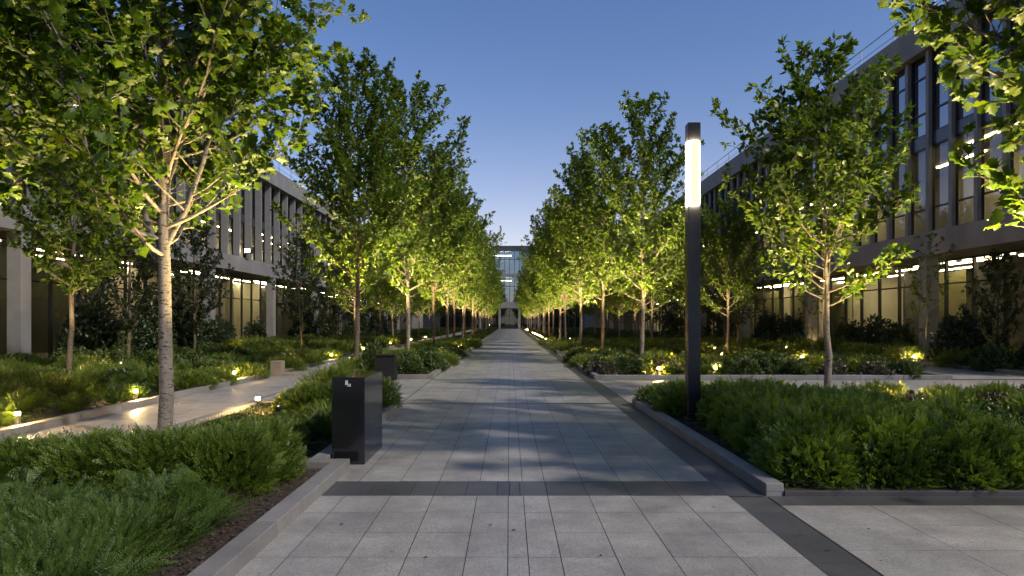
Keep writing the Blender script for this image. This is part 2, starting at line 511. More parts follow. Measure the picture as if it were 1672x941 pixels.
# path that turns off toward the offices on the lamp side
sheet('path_bed', 12.7, 15.6, 19.4, 34, -.004, M['joint'])
paved('branch_path', np.linspace(12.7, 15.6, 5), np.arange(19.4, 34, .6), .006, M['paver'], seed=14)
# side path behind the box
sheet('path_bed', -7.12, -5.32, BEHIND, FAR, -.004, M['joint'])
paved('side_path', [-7.1, -6.5, -5.9, -5.34], np.arange(BEHIND, FAR, .6), .006, M['paver'], seed=15)
sheet('path_bed', -5.32, -4.98, 7.63, 13.3, -.003, M['joint'])
paved('side_path', [-5.335, -4.98], np.arange(7.63, 13.3, .6), .006, M['paver'], seed=16)
# further cross paths, lamp side and box side
XING = [(31.5, 34.6), (49, 52.2), (68, 71), (88, 91), (110, 113)]
for i, (a, b) in enumerate(XING):
    sheet('path_bed', 2.42, 12.6, a, b, -.004, M['joint'])
    paved('cross_path', np.arange(2.42, 12.6, .8), np.linspace(a, b, 6), .006, M['paver'], seed=20 + i)
    for q in (a, b): paved('path_band', cols, [q - .16, q + .16], .010, M['dark_paver'], seed=40 + i)
    sheet('path_bed', -5.32, -2.2, a, b, -.004, M['joint'])
    paved('cross_path', np.linspace(-5.3, -2.2, 6), np.linspace(a, b, 6), .006, M['paver'], seed=30 + i)

def bed(x0, x1, y0, y1, kerbs='LRFB', kw=.17, top=.12):
    """planting bed: soil sheet and a kerb of cut stones round it"""
    a, b, c, d = x0, x1, y0, y1
    sheet('planting_bed', a, b, c, d, .045, M['mulch'])
    k = MB()
    def run(p, q, fixed, axis):
        n = max(1, int(round((q - p) / 1.2)))
        st = (q - p) / n
        for i in range(n):
            s, e = p + i * st + .003, p + (i + 1) * st - .003
            if axis == 'y': k.box(fixed, fixed + kw, s, e, -.02, top)
            else: k.box(s, e, fixed, fixed + kw, -.02, top)
    if 'L' in kerbs: run(c, d, a, 'y')
    if 'R' in kerbs: run(c, d, b - kw, 'y')
    xa = a + (kw if 'L' in kerbs else 0) + .002; xb = b - (kw if 'R' in kerbs else 0) - .002
    if 'F' in kerbs: run(xa, xb, c, 'x')
    if 'B' in kerbs: run(xa, xb, d - kw, 'x')
    o = k.build('kerb', M['kerb'], bevel=.008)
    o.data.attributes.new('tone', 'FLOAT', 'POINT').data.foreach_set('value', np.repeat(RNG.rand(len(o.data.vertices) // 8), 8).astype(np.float32))
    struct(o)

bed(-5.32, -1.78, BEHIND, 7.62, 'LRB')
bed(-4.98, -2.06, 7.63, 13.3, 'LRB')
bed(2.42, 24, 6.44, 13.5, 'LB')
struct(MB().box(2.592, 24, 6.425, 6.462, -.02, .054).build('kerb', M['dark_paver'], bevel=.004))
ends = [19.6] + [v for ab in XING for v in ab] + [FAR]
for i in range(0, len(ends), 2):
    bed(-5.32, -2.2, ends[i], ends[i + 1], 'LRFB')
    bed(2.42, 12.6, ends[i] - (.2 if i == 0 else 0), ends[i + 1], 'LRFB')
bed(-17.4, -7.12, BEHIND, FAR, 'R')
bed(15.65, 19.2, 19.4, FAR, 'L')
bed(12.7, 15.6, 34.05, FAR, 'F')

# ------------------------------------------------------------------ shrubs
def sprays(g, n, surf, length, leaflets, lsize, up=.5, curve=.25):
    """feathery shoots: surf(n) gives points and outward directions; every shoot carries paired leaflets along its axis"""
    p, d = surf(n)
    d = unit(d + np.array([0, 0, up]) + g.randn(n, 3) * .33)
    L = length * (.6 + .7 * g.rand(n))
    P, D, NR, S, T = [], [], [], [], []
    tone0 = np.clip(g.rand(n) * .8, 0, 1)
    side0 = unit(np.cross(d, g.randn(n, 3)))
    nrm = np.cross(d, side0)
    for j in range(leaflets):
        u = (j + .5) / leaflets
        c = p + d * (L * u)[:, None] + np.array([0, 0, -1.0]) * (curve * L * u * u)[:, None]
        ls = lsize * (1.1 - .55 * u)
        for sgn in (-1, 1):
            P.append(c); D.append(unit(d * (.7 + .5 * u) + sgn * side0 + g.randn(n, 3) * .12)); NR.append(nrm + g.randn(n, 3) * .15)
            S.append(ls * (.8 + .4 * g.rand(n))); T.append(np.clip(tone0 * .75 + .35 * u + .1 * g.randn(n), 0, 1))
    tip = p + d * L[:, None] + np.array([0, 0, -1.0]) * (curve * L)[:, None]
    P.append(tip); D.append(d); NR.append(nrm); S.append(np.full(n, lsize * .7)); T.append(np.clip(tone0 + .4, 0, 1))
    return map(np.concatenate, (P, D, NR, S, T))

def mound(g, rx, ry, h, squar=2.6, rough=.10):
    ph = g.rand(8) * 6.28
    def surf(n):
        q = unit(g.randn(n, 3)); q[:, 2] = np.abs(q[:, 2]) * 1.0
        q = q / (np.abs(q) ** squar).sum(1, keepdims=True) ** (1 / squar)
        a = np.arctan2(q[:, 1], q[:, 0])
        bump = 1 + rough * (np.sin(3 * a + ph[0] + 4 * q[:, 2]) + .7 * np.sin(5 * a + ph[1]) + .6 * np.sin(7 * q[:, 2] + ph[2] + 2 * a))
        r = (.62 + .38 * g.rand(n) ** .5)
        s = np.array([rx, ry, h])
        p = q * s * (bump * r)[:, None]
        nrm = unit(q / s)
        return p, nrm
    return surf

def yew_proto(seed, r, h, n=2300, ls=.036, L=.11, mat='yew'):
    g = np.random.RandomState(seed)
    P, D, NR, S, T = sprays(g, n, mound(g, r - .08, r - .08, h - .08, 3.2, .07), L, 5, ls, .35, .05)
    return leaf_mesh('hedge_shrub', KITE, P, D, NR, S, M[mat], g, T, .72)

def juniper_proto(seed, r, h, n=700):
    g = np.random.RandomState(seed)
    P, D, NR, S, T = sprays(g, n, mound(g, r - .12, r - .12, h - .06, 2.0, .14), .22, 8, .05, .05, .22)
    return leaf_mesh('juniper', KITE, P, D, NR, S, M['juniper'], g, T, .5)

def feather_proto(seed):
    g = np.random.RandomState(seed)
    P, D, NR, S, T = sprays(g, 620, mound(g, .40, .40, .30, 2.0, .16), .23, 13, .034, .55, .20)
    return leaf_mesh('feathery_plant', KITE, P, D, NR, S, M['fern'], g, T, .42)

def fern_proto(seed, fronds, L, pin=15, sub=5, mat='fern', rise=55, pw=.30, lw=.72):
    g = np.random.RandomState(seed)
    P, D, NR, S, T = [], [], [], [], []
    for k in range(fronds):
        a = k * 2.4 + g.randn() * .3
        ring = k / fronds
        el = R(rise + 28 - 50 * ring + g.randn() * 7)
        l = L * (.7 + .45 * g.rand())
        d = np.array([math.cos(a) * math.cos(el), math.sin(a) * math.cos(el), math.sin(el)])
        p0 = np.array([math.cos(a), math.sin(a), 0]) * .05 * ring
        p2 = p0 + d * l + np.array([0, 0, -.28 * l])
        p1 = p0 + d * l * .6 + np.array([0, 0, .06 * l])
        path = bez(p0, p1, p2, 40)
        side = unit(np.cross(d, (0, 0, 1)) + g.randn(3) * .12)
        tk = .25 + .6 * g.rand()
        for j in range(pin):
            u = .14 + .86 * (j + .5) / pin
            c = path[min(int(u * 39), 38)]
            t = unit(path[min(int(u * 39) + 1, 39)] - c)
            nr = unit(np.cross(side, t))
            pl = l * pw * math.sin(PI * min(1, u * .93 + .09)) ** .8 * (1.05 - .45 * u) + .01
            for sgn in (-1, 1):
                pd = unit(side * sgn + t * .45 + np.array([0, 0, -.12]) + g.randn(3) * .05)
                if sub:
                    pn = np.cross(nr, pd)
                    for w in range(sub):
                        q = (w + .4) / sub
                        cc = c + pd * pl * q
                        for s2 in (-1, 1):
                            P.append(cc); D.append(unit(pd * .75 + pn * s2)); NR.append(nr); S.append(pl * .34 * (1.05 - .7 * q)); T.append(np.clip(tk + .12 * g.randn(), 0, 1))
                    P.append(c + pd * pl * .85); D.append(pd); NR.append(nr); S.append(pl * .2); T.append(tk)
                else:
                    P.append(c); D.append(pd); NR.append(nr); S.append(pl); T.append(np.clip(tk + .12 * g.randn(), 0, 1))
    return leaf_mesh('fern', KITE, P, D, np.array(NR) + g.randn(len(P), 3) * .08, S, M[mat], g, T, lw if sub else .55)

def leafy_proto(seed, r, h, n=900, size=.10, mat='broad', name='leafy_shrub', tall=False):
    g = np.random.RandomState(seed)
    surf = mound(g, r - .04, r - .04, h - .04, 2.2, .15)
    p, d = surf(n)
    P, D, NR, S, T = [], [], [], [], []
    for j in range(4):
        jd = unit(d * .8 + np.array([0, 0, .35]) + g.randn(n, 3) * .65)
        P.append(p + g.randn(n, 3) * .02); D.append(jd); NR.append(unit(d + np.array([0, 0, .8]) + g.randn(n, 3) * .35)); S.append(size * (.6 + .7 * g.rand(n))); T.append(g.rand(n))
    return leaf_mesh(name, OVAL, *map(np.concatenate, (P, D, NR, S)), M[mat], g, np.concatenate(T), .8)

SH = {
    'yew': [yew_proto(40 + i, .58, .66) for i in range(3)],
    'lamp_hedge': [yew_proto(45 + i, .60, .66, 1500, .056, .13, 'hedge_leaf') for i in range(3)],
    'yew_mid': [yew_proto(50 + i, .75, .55, 900, .055, .15) for i in range(3)],
    'juniper': [juniper_proto(60 + i, .85, .40, 1000) for i in range(3)],
    'fern': [fern_proto(70 + i, 24, .64, 18, 6, 'fern', 58, .26, .5) for i in range(3)],
    'front_fern': [fern_proto(73 + i, 26, .46, 15, 5, 'fern', 60, .25, .5) for i in range(3)],
    'tall_fern': [fern_proto(76 + i, 10, .66, 15, 6, 'fern', 76, .30, .50) for i in range(3)],
    'feather': [feather_proto(85 + i) for i in range(3)],
    'low_fern': [fern_proto(80 + i, 60, .36, 17, 5, 'fern', 60, .20, .5) for i in range(3)],
    'fern_mid': [fern_proto(90 + i, 24, .75, 12, 0) for i in range(2)],
    'leafy': [leafy_proto(100 + i, .55, .62) for i in range(3)],
    'bronze': [leafy_proto(110, .55, .5, 700, .08, 'bronze_leaf')],
    'laurel': [leafy_proto(120 + i, .9, 1.9, 1100, .16, 'dark_leaf') for i in range(2)],
}
KIND = {'front_fern': ('fern', 'fern'), 'lamp_hedge': ('hedge_shrub', 'shrub'), 'tall_fern': ('fern', 'fern'), 'feather': ('feathery_plant', 'plant'), 'yew': ('hedge_shrub', 'shrub'), 'yew_mid': ('hedge_shrub', 'shrub'), 'juniper': ('juniper', 'juniper'), 'fern': ('fern', 'fern'), 'low_fern': ('fern', 'fern'),
        'fern_mid': ('fern', 'fern'), 'leafy': ('leafy_shrub', 'shrub'), 'bronze': ('bronze_shrub', 'shrub'), 'laurel': ('laurel_bush', 'bush')}
LOOK = {'front_fern': 'finely cut green fern', 'lamp_hedge': 'fresh green hedge shrub', 'tall_fern': 'tall green fern', 'feather': 'low feathery green plant', 'yew': 'dense green hedge shrub', 'yew_mid': 'low rounded green hedge shrub', 'juniper': 'low spreading green juniper',
        'fern': 'arching green fern', 'low_fern': 'low dense fern', 'fern_mid': 'loose green fern',
        'leafy': 'dark broad leaved shrub', 'bronze': 'bronze tinged low shrub', 'laurel': 'tall dark glossy bush'}
COUNT = {}
def shrub(sp, x, y, s=1.0, where=None, label=None, z=.03, sz=None, i=None, rz=None):
    me = SH[sp][RNG.randint(len(SH[sp])) if i is None else i % len(SH[sp])]
    o = bpy.data.objects.new(KIND[sp][0], me)
    o.location = (x, y, z); o.rotation_euler = (0, 0, RNG.rand() * 6.28 if rz is None else rz)
    o.scale = (s, s, sz or s)
    link(o)
    lb = label or f'{LOOK[sp]} {where}'
    tag(o, lb, KIND[sp][1], None if label else lb)
    COUNT[KIND[sp][0]] = COUNT.get(KIND[sp][0], 0) + 1
    return o

PLACED = []
def fill(x0, x1, y0, y1, sp_fn, gap, where, avoid=()):
    """dart throwing inside a bed; what the lens cannot see from here or a step aside is left out"""
    n = int((x1 - x0) * (y1 - y0) / gap ** 2 * 6) + 10
    mine = []
    for _ in range(n):
        x = x0 + (x1 - x0) * RNG.rand(); y = y0 + (y1 - y0) * RNG.rand()
        if abs(x) > .80 * y + 1.2: continue
        if any((x - a) ** 2 + (y - b) ** 2 < gap ** 2 for a, b in mine): continue
        if any((x - a) ** 2 + (y - b) ** 2 < r * r for a, b, r in avoid): continue
        mine.append((x, y))
        sp, s, sz = sp_fn(x, y)
        if sp: shrub(sp, x, y, s, where, sz=sz)

def pick(*opts):
    return opts[RNG.randint(len(opts))]

# front bed beside the path: the hedge, the ferns before it
for i, (x, y, s, q) in enumerate([(-2.60, 6.95, .84, .90), (-2.66, 6.42, .84, .98), (-3.25, 6.40, .95, .92), (-5.1, 6.5, .9, .72), (-3.9, 6.42, .98, .86), (-4.55, 6.45, .98, .78), (-3.15, 7.05, .85, .74), (-3.8, 7.1, .9, .66), (-4.5, 7.1, .9, .58), (-5.0, 7.15, .7, .5)]):
    lab = {0: 'hedge shrub ending the front hedge next to the pale kerb by the black box', 3: 'hedge shrub at the far outer end of the front hedge by the side path'}.get(i)
    shrub('yew', x, y, s, 'in the clipped hedge behind the front ferns', lab, i=i, sz=q)
for i, (x, y, s, lab) in enumerate([(-2.42, 5.1, .95, 'feathery fern with tall fronds standing alone beside the bare mulch strip'), (-4.0, 5.55, .85, 'fern with one upright frond at the outer front of the hedge'),
                                    (-3.1, 5.6, .75, 'upright fern in the gap between low ferns and clipped hedge')]):
    shrub('tall_fern', x, y, s, label=lab, i=i)
fill(-4.7, -2.45, 3.3, 5.2, lambda x, y: ('front_fern' if RNG.rand() < .25 else 'feather', .9 + .3 * RNG.rand(), .75 + .2 * RNG.rand()), .34, 'in the front mass beside the mulch')
for i, (x, y) in enumerate([(-2.95, 5.0), (-3.4, 5.25), (-3.85, 5.3), (-2.75, 4.5)]):
    shrub('tall_fern', x, y, .62 + .1 * RNG.rand(), 'rising out of the front feathery mass', i=i)
# bed of the black box
for i, (x, y, s, sp) in enumerate([(-2.75, 8.55, .8, 'fern'), (-2.55, 9.3, .85, 'fern'), (-3.2, 8.9, .85, 'fern')]):
    shrub(sp, x, y, s, 'in the bed just behind the black box', i=i)
fill(-4.7, -2.4, 8.4, 11.2, lambda x, y: ('low_fern', .6, .42) if x < -3.3 else pick(('yew_mid', .6, .7), ('low_fern', 1.2, 1.1)), .55, 'round the trunk of the nearest pale tree', [(-4.75, 9.4, .3)])
for i, (x, y, s) in enumerate([(-3.35, 11.7, .85), (-3.8, 12.0, .6), (-2.75, 11.75, .95), (-3.2, 12.7, 1.15), (-3.85, 12.7, .6), (-2.6, 12.5, .95)]):
    shrub('yew', x, y, s, 'at the far end of the bed behind the black box', i=i)
# bed of the tall lamp: hedge along the kerb, ferns and broad leaves beyond
for i, (x, y, s) in enumerate([(3.38, 8.3, .95), (3.46, 9.8, .9), (3.5, 10.7, .85), (3.0, 11.8, .8), (3.3, 7.4, .95), (3.9, 8.9, 1.05), (3.95, 9.9, 1.0), (3.4, 9.05, .9), (3.95, 8.1, 1.08), (4.0, 7.25, 1.06), (4.5, 8.6, 1.05), (4.65, 7.6, 1.05),
                               (3.2, 12.5, .8), (3.8, 11.6, .9), (4.1, 10.8, 1.0), (4.55, 9.5, 1.0), (4.85, 7.05, .9)]):
    lab = {7: 'hedge shrub on the kerb line just before the tall lamp post', 3: 'hedge shrub just beyond the foot of the tall lamp post'}.get(i)
    shrub('lamp_hedge', x, y, s, 'in the dense hedge beside the tall lamp', lab, i=i)
fill(5.1, 11, 6.85, 9.6, lambda x, y: pick(('tall_fern', .85, .7), ('leafy', .8, .7), ('fern', .95, .8), ('low_fern', 1.5, 1.3)), .60, 'in the shady bed beyond the lamp hedge')
fill(4.4, 12.5, 10.2, 13.3, lambda x, y: pick(('leafy', .85, .7), ('tall_fern', .85, .7), ('bronze', .8, .7), ('fern', .95, .75), ('yew_mid', .65, .8)), .74, 'at the back of the tall lamp bed', [(6.5, 14.3, .3)])
fill(2.75, 4.2, 12.2, 13.3, lambda x, y: ('yew_mid', .6, .75), .5, 'at the back kerb of the tall lamp bed')
for i, x in enumerate([3.05, 3.75, 4.45, 5.2, 5.95, 6.7]):
    shrub('lamp_hedge' if i < 3 else pick('fern', 'leafy'), x, 6.88 + .1 * RNG.rand(), .72 + .1 * RNG.rand(), 'at the front edge of the tall lamp bed')
# beds between the two paths
fill(-5.05, -2.5, 19.9, 24.2, lambda x, y: pick(('yew_mid', .8, .8), ('leafy', .8, .8), ('yew_mid', .75, .7)), .8, 'after the first crossing beside the main path', [(-4.97, 22, .3)])
fill(-5.05, -2.5, 24.3, 31.2, lambda x, y: pick(('yew_mid', .85, .8), ('juniper', .8, .9), ('leafy', .85, .8)), .95, 'under the second row tree beside the main path')
fill(-5.05, -2.5, 34.9, 48.5, lambda x, y: pick(('yew_mid', .95, .85), ('juniper', .95, 1.0)), 1.15, 'far along the bed beside the main path')
# lamp side beds
fill(2.75, 12.3, 19.75, 22.2, lambda x, y: pick(('leafy', .75, .75), ('bronze', .8, .8), ('yew_mid', .7, .75), ('fern_mid', .8, .7)), .80, 'along the far edge of the second crossing')
fill(2.75, 12.3, 22.3, 31.2, lambda x, y: pick(('juniper', .95, 1.0), ('yew_mid', .85, .85), ('yew_mid', .8, .75), ('leafy', 1.0, .8)), 1.25, 'in the broad bed behind the second crossing', [(10.7, 25, 1.0)])
fill(2.75, 12.3, 34.9, 48.7, lambda x, y: pick(('juniper', 1.1, 1.1), ('yew_mid', 1.1, .8)), 1.45, 'in the third bed back on the lamp side')
fill(15.9, 18.9, 20, 44, lambda x, y: pick(('juniper', 1.1, 1.3), ('yew_mid', 1.1, 1.05), ('leafy', 1.1, 1.2)), 1.2, 'at the foot of the lamp side offices')
fill(12.9, 15.4, 34.4, 47, lambda x, y: pick(('juniper', 1.1, 1.2), ('yew_mid', 1.1, .9)), 1.4, 'at the end of the branch path')
# bed across the side path
fill(-9.4, -7.45, 9.0, 16, lambda x, y: pick(('fern', .95, .95), ('low_fern', 1.35, 1.3), ('fern', .9, .85)), .72, 'along the outer kerb of the side path')
fill(-16.8, -9.4, 11.0, 20, lambda x, y: pick(('juniper', .8, 1.1), ('yew_mid', .72, .75), ('leafy', .9, .7), ('yew_mid', .65, .85)), 1.02, 'in the wide bed across the side path', [(-12.4, 19.2, .3)])
fill(-9.4, -7.45, 16.1, 30, lambda x, y: pick(('leafy', .85, .75), ('juniper', .85, 1.0), ('yew_mid', .85, .75)), 1.0, 'beyond the stone blocks by the side path', [(-7.6, 21.2, .8), (-8.4, 24.6, .9)])
fill(-16.8, -9.4, 20, 34, lambda x, y: pick(('juniper', 1.0, 1.2), ('yew_mid', .9, .95), ('leafy', 1.2, .95), ('yew_mid', 1.0, .8)), 1.38, 'in the wide bed before the pale columns')
fill(-16.8, -7.5, 34, 48, lambda x, y: pick(('juniper', 1.3, 1.4), ('yew_mid', 1.25, 1.0)), 1.75, 'in the distant part of the wide bed')
# tall dark bushes against the glass
for (x, y, s) in [(-16.4, 26.8, 1.2), (-16.2, 28.6, .9), (-16.3, 31.8, 1.25), (-16.2, 38.6, .8), (-16.2, 30, 1.1), (-16.3, 33.4, 1.3), (-15.9, 36.5, .8), (-16.4, 44, .8), (-16.3, 54, 1.2), (-16.3, 60, 1.2), (-16.2, 72, 1.4), (-16.2, 84, 1.4)]:
    shrub('laurel', x, y, s, 'against the ground floor glass by the pale columns')
for (x, y, s) in [(16.8, 25.4, .95), (17.6, 30.8, .8), (17.5, 32.6, .9), (17.4, 35.2, .85), (17.5, 42, 1.0), (17.4, 46, 1.1), (17.4, 54, 1.2), (17.2, 62, 1.3), (17.2, 72, 1.4), (17.9, 23.3, .45)]:
    shrub('laurel', x, y, s, 'against the ground floor glass on the lamp side')

def ground_cover(x0, x1, y0, y1, n, size, hgt, label, seed, seen=True):
    """low carpet of small leaves between the shrubs"""
    g = np.random.RandomState(seed)
    x = x0 + (x1 - x0) * g.rand(n); y = y0 + (y1 - y0) * g.rand(n)
    if seen:
        k = np.abs(x) < .82 * y + 1.5
        x, y = x[k], y[k]
    n = len(x)
    h = .5 + .3 * np.sin(x * 1.9 + 1.3 * np.sin(y * .9)) + .3 * np.sin(y * 1.7 + x * .6)
    z = .05 + .62 * hgt * np.clip(h, .12, 1.1) * (.55 + .45 * g.rand(n))
    D = unit(np.stack([g.randn(n), g.randn(n), .10 + .3 * g.randn(n)], 1)); NR = unit(np.stack([g.randn(n) * .4, g.randn(n) * .4, np.ones(n)], 1))
    me = leaf_mesh('ground_cover', KITE, np.stack([x, y, z], 1), D, NR, size * (.6 + .8 * g.rand(n)), M['cover'], g, np.clip(.35 * h + .5 * g.rand(n), 0, 1), .8)
    o = link(bpy.data.objects.new('ground_cover', me))
    tag(o, label, 'ground cover', None, 'stuff')

ground_cover(-4.75, -2.3, 8.0, 13.1, 14000, .05, .09, 'low green ground cover under the nearest pale tree', 1)
ground_cover(2.65, 12, 7.6, 13.3, 26000, .055, .18, 'low green ground cover in the tall lamp bed', 2)
ground_cover(-16.9, -7.4, 9.5, 36, 36000, .07, .20, 'low green ground cover across the side path', 3)
ground_cover(2.65, 12.4, 19.7, 31.3, 22000, .065, .18, 'low green ground cover behind the second crossing', 4)
ground_cover(-5.1, -2.4, 19.9, 31.3, 9000, .065, .17, 'low green ground cover beside the main path after the crossing', 5)
ground_cover(15.9, 19.0, 20, 60, 24000, .09, .30, 'low green ground cover at the foot of the offices', 6)
ends2 = [v for ab in XING for v in ab][1:] + [FAR]
for i in range(0, len(ends2), 2):
    a, b = ends2[i] + .2, ends2[i + 1] - .2
    w = ['third', 'fourth', 'fifth', 'sixth', 'last'][i // 2]
    ground_cover(2.7, 12.4, a, b, 22000, .13 + .004 * a / 4, .50, f'distant green planting in the {w} bed on the lamp side', 10 + i)
    ground_cover(-5.1, -2.4, a, b, 9000, .13 + .004 * a / 4, .50, f'distant green planting in the {w} bed between the two paths', 20 + i)
ground_cover(-16.9, -7.4, 36, 148, 60000, .19, .6, 'distant green planting before the pale columned offices', 30)
ground_cover(12.6, 18.8, 47, 148, 40000, .19, .6, 'distant green planting at the foot of the lamp side offices', 31)

def chips():
    g = np.random.RandomState(5)
    n = 9000
    x = -4.4 + 2.45 * g.rand(n); y = 3.4 + 3.9 * g.rand(n)
    z = .047 + .022 * g.rand(n)
    D = unit(np.stack([g.randn(n), g.randn(n), g.randn(n) * .25], 1)); NR = unit(np.stack([g.randn(n) * .4, g.randn(n) * .4, np.ones(n)], 1))
    me = leaf_mesh('mulch', KITE, np.stack([x, y, z], 1), D, NR, .018 + .03 * g.rand(n), M['chip'], g, None, .6)
    tag(link(bpy.data.objects.new('mulch', me)), 'brown bark mulch strip between the front ferns and kerb', 'mulch', None, 'stuff')
chips()

def fallen():
    g = np.random.RandomState(8)
    n = 60
    x = np.concatenate([-1.75 + 4.1 * g.rand(n), 2.5 + 5 * g.rand(20)]); y = np.concatenate([3.9 + 9 * g.rand(n) ** 1.2, 3.5 + 2.5 * g.rand(20)])
    k = (np.abs(x - .3) > .9 * g.rand(len(x))); x, y = x[k], y[k]; n = len(x)
    D = unit(np.stack([g.randn(n), g.randn(n), .05 * g.randn(n)], 1)); NR = unit(np.stack([g.randn(n) * .12, g.randn(n) * .12, np.ones(n)], 1))
    me = leaf_mesh('fallen_leaves', OVAL, np.stack([x, y, np.full(n, .014)], 1), D, NR, .02 + .025 * g.rand(n), M['chip'], g, None, 1.0)
    tag(link(bpy.data.objects.new('fallen_leaves', me)), 'small dry fallen leaves scattered on the paving', 'leaves', None, 'stuff')
fallen()

# ------------------------------------------------------------------ the trees
hero = tree_protos(3, 9.4, 2.35, 2.95, 56, .155, LOBED, .098, [(2.35, 2.85, 1.15, .85), (2.6, .35, 1.0, .6), (3.1, -1.2, .9, .66), (3.5, 1.4, .9, .7)], 'big_leaf', 1.0, 10, step=.056)
side = tree_protos(5, 8.8, 2.6, 3.3, 54, .16, LOBED, .10, [(2.6, .6, 1.3, .6), (2.9, 2.6, 1.4, .6)], 'big_leaf', 1.0, 11, step=.052)
near = tree_protos(7, 9.2, 2.2, 3.5, 52, .175, LOBED, .10, [(2.6, .6, 1.5, .6), (2.9, 2.6, 1.6, .6)], 'big_leaf', 1.0, 12, step=.052)
row = [tree_protos(21, 10.6, 2.45, 2.80, 52, .18, KITE, 0.089, [(2.7, 1.0, .8, .75), (3.0, 3.6, .8, .7)], 'leaf', 1.0, 12, bark='dark_bark', step=.048),
       tree_protos(22, 11.0, 2.35, 2.90, 54, .18, KITE, 0.093, [(2.6, 5.0, .7, .8)], 'leaf', 1.0, 12, step=.048),
       tree_protos(23, 10.3, 2.55, 2.70, 52, .18, KITE, 0.085, [(2.9, .2, .9, .8), (3.1, 2.4, .7, .7), (2.8, 4.4, .8, .66)], 'leaf', 1.0, 12, bark='dark_bark', step=.048),
       tree_protos(24, 10.8, 2.35, 2.95, 54, .18, KITE, 0.089, [(2.7, 3.1, .8, .7)], 'leaf', 1.0, 12, step=.048)]
small = [tree_protos(31, 7.2, 1.9, 2.15, 40, .155, KITE, .075, [(2.2, .5, .6, .8), (2.3, 3.3, .6, .75)], 'leaf', 1.0, 10, step=.043),
         tree_protos(32, 7.6, 2.2, 2.0, 40, .17, KITE, .08, [(2.4, 1.9, .7, .75)], 'leaf', 1.0, 11, bark='dark_bark', step=.04)]
dark = [tree_protos(35, 7.5, 1.2, 2.0, 40, .17, KITE, .08, [], 'dark_leaf', 1.0, 11, bark='dark_bark', step=.05)]
sapling = [tree_protos(38, 4.6, 1.6, .9, 16, .11, KITE, .035, [(.5, 1.0, .5, .7)], 'leaf', .55, 4)]

UP = 5800.0
G_ROW = 'trees in the two rows along the main path'
def uplit(x, y, label, power=UP, off=2.5, size=66, a0=0.0, tz=6.2):
    """spotlight set out in the bed, aimed at the middle of the crown"""
    spotlight(x + off * math.cos(a0), y + off * math.sin(a0), x, y, tz, power, label, size)

plant_tree('broadleaf_tree', hero, -4.75, 9.4, 1.0, 0, 'large young tree with pale spotted trunk in the bed behind the front hedge')
spotlight(-3.5, 9.1, -3.9, 9.3, 4.6, 1400, 'ground spotlight at the foot of the nearest pale spotted trunk', 80)
spotlight(-3.55, 10.5, -4.0, 10.1, 5.2, 1700, 'ground spotlight behind the nearest pale spotted trunk', 90)
plant_tree('broadleaf_tree', side, -8.5, 9.3, 1.05, 1.9, 'broad tree whose crown hangs in from the outer edge over the wide bed')
spotlight(-8.2, 10.6, -8.5, 9.8, 5, 2800, 'ground spotlight under the broad tree over the wide bed', 95)
plant_tree('broadleaf_tree', near, 6.75, 6.5, .97, 3.6, 'broad tree whose yellow-green branches hang before the lamp side offices')
spotlight(5.3, 8.0, 5.6, 7.5, 5, 3600, 'ground spotlight under the broad tree before the lamp side offices', 100)
plant_tree('slender_tree', small[1], -12.4, 19.2, 1.0, .3, 'pale spotted trunk with a thin crown alone in the wide bed')
spotlight(-11.6, 18.0, -12.4, 19.2, 3.5, 800, 'ground spotlight at the trunk alone in the wide bed', 60)
plant_tree('slender_tree', small[0], 6.5, 14.0, 1.0, 1.0, 'slender young tree at the back of the tall lamp bed')
spotlight(5.4, 14.9, 5.8, 14.6, 4.6, 2100, 'ground spotlight behind the slender tree of the tall lamp bed', 85)
spotlight(7.6, 12.9, 7.2, 13.3, 4.6, 2000, 'ground spotlight before the slender tree of the tall lamp bed', 85)

left_row = [(-4.97, 22.0), (-4.24, 28.2), (-4.0, 36.0)] + [(-3.85 + .12 * RNG.randn(), 42.5 + 6.4 * i) for i in range(16)]
right_row = [(5.0, 26.0), (4.25, 31.0), (3.85, 37.5)] + [(3.7 + .12 * RNG.randn(), 44.0 + 6.4 * i) for i in range(16)]
for side_name, rowpos, sgn in (('black box side', left_row, -1), ('tall lamp side', right_row, 1)):
    for i, (x, y) in enumerate(rowpos):
        s = ([.96, 1.07, 1.05, 1.0] if sgn < 0 else [.93, .98, .96, .97])[i % 4] * (1 + .04 * RNG.randn() * (i > 2))
        plant_tree('row_tree', row[(i * 3 + (1 if sgn > 0 else 0)) % 4], x, y, s, RNG.rand() * 6.28,
                   f'upright green tree, {ordinal(i + 1)} one back in the main path row on the {side_name}', G_ROW)
        a = -PI / 2 + sgn * (.35 if i % 2 else -.25) if (i or sgn > 0) else PI / 2 - .3
        uplit(x, y, f'ground spotlight before the {ordinal(i + 1)} tree of the row on the {side_name}', UP, a0=a)
        if i < 5: uplit(x, y, f'ground spotlight behind the {ordinal(i + 1)} tree of the row on the {side_name}', UP * .8, a0=a + (PI * .95 if (i or sgn > 0) else .6))
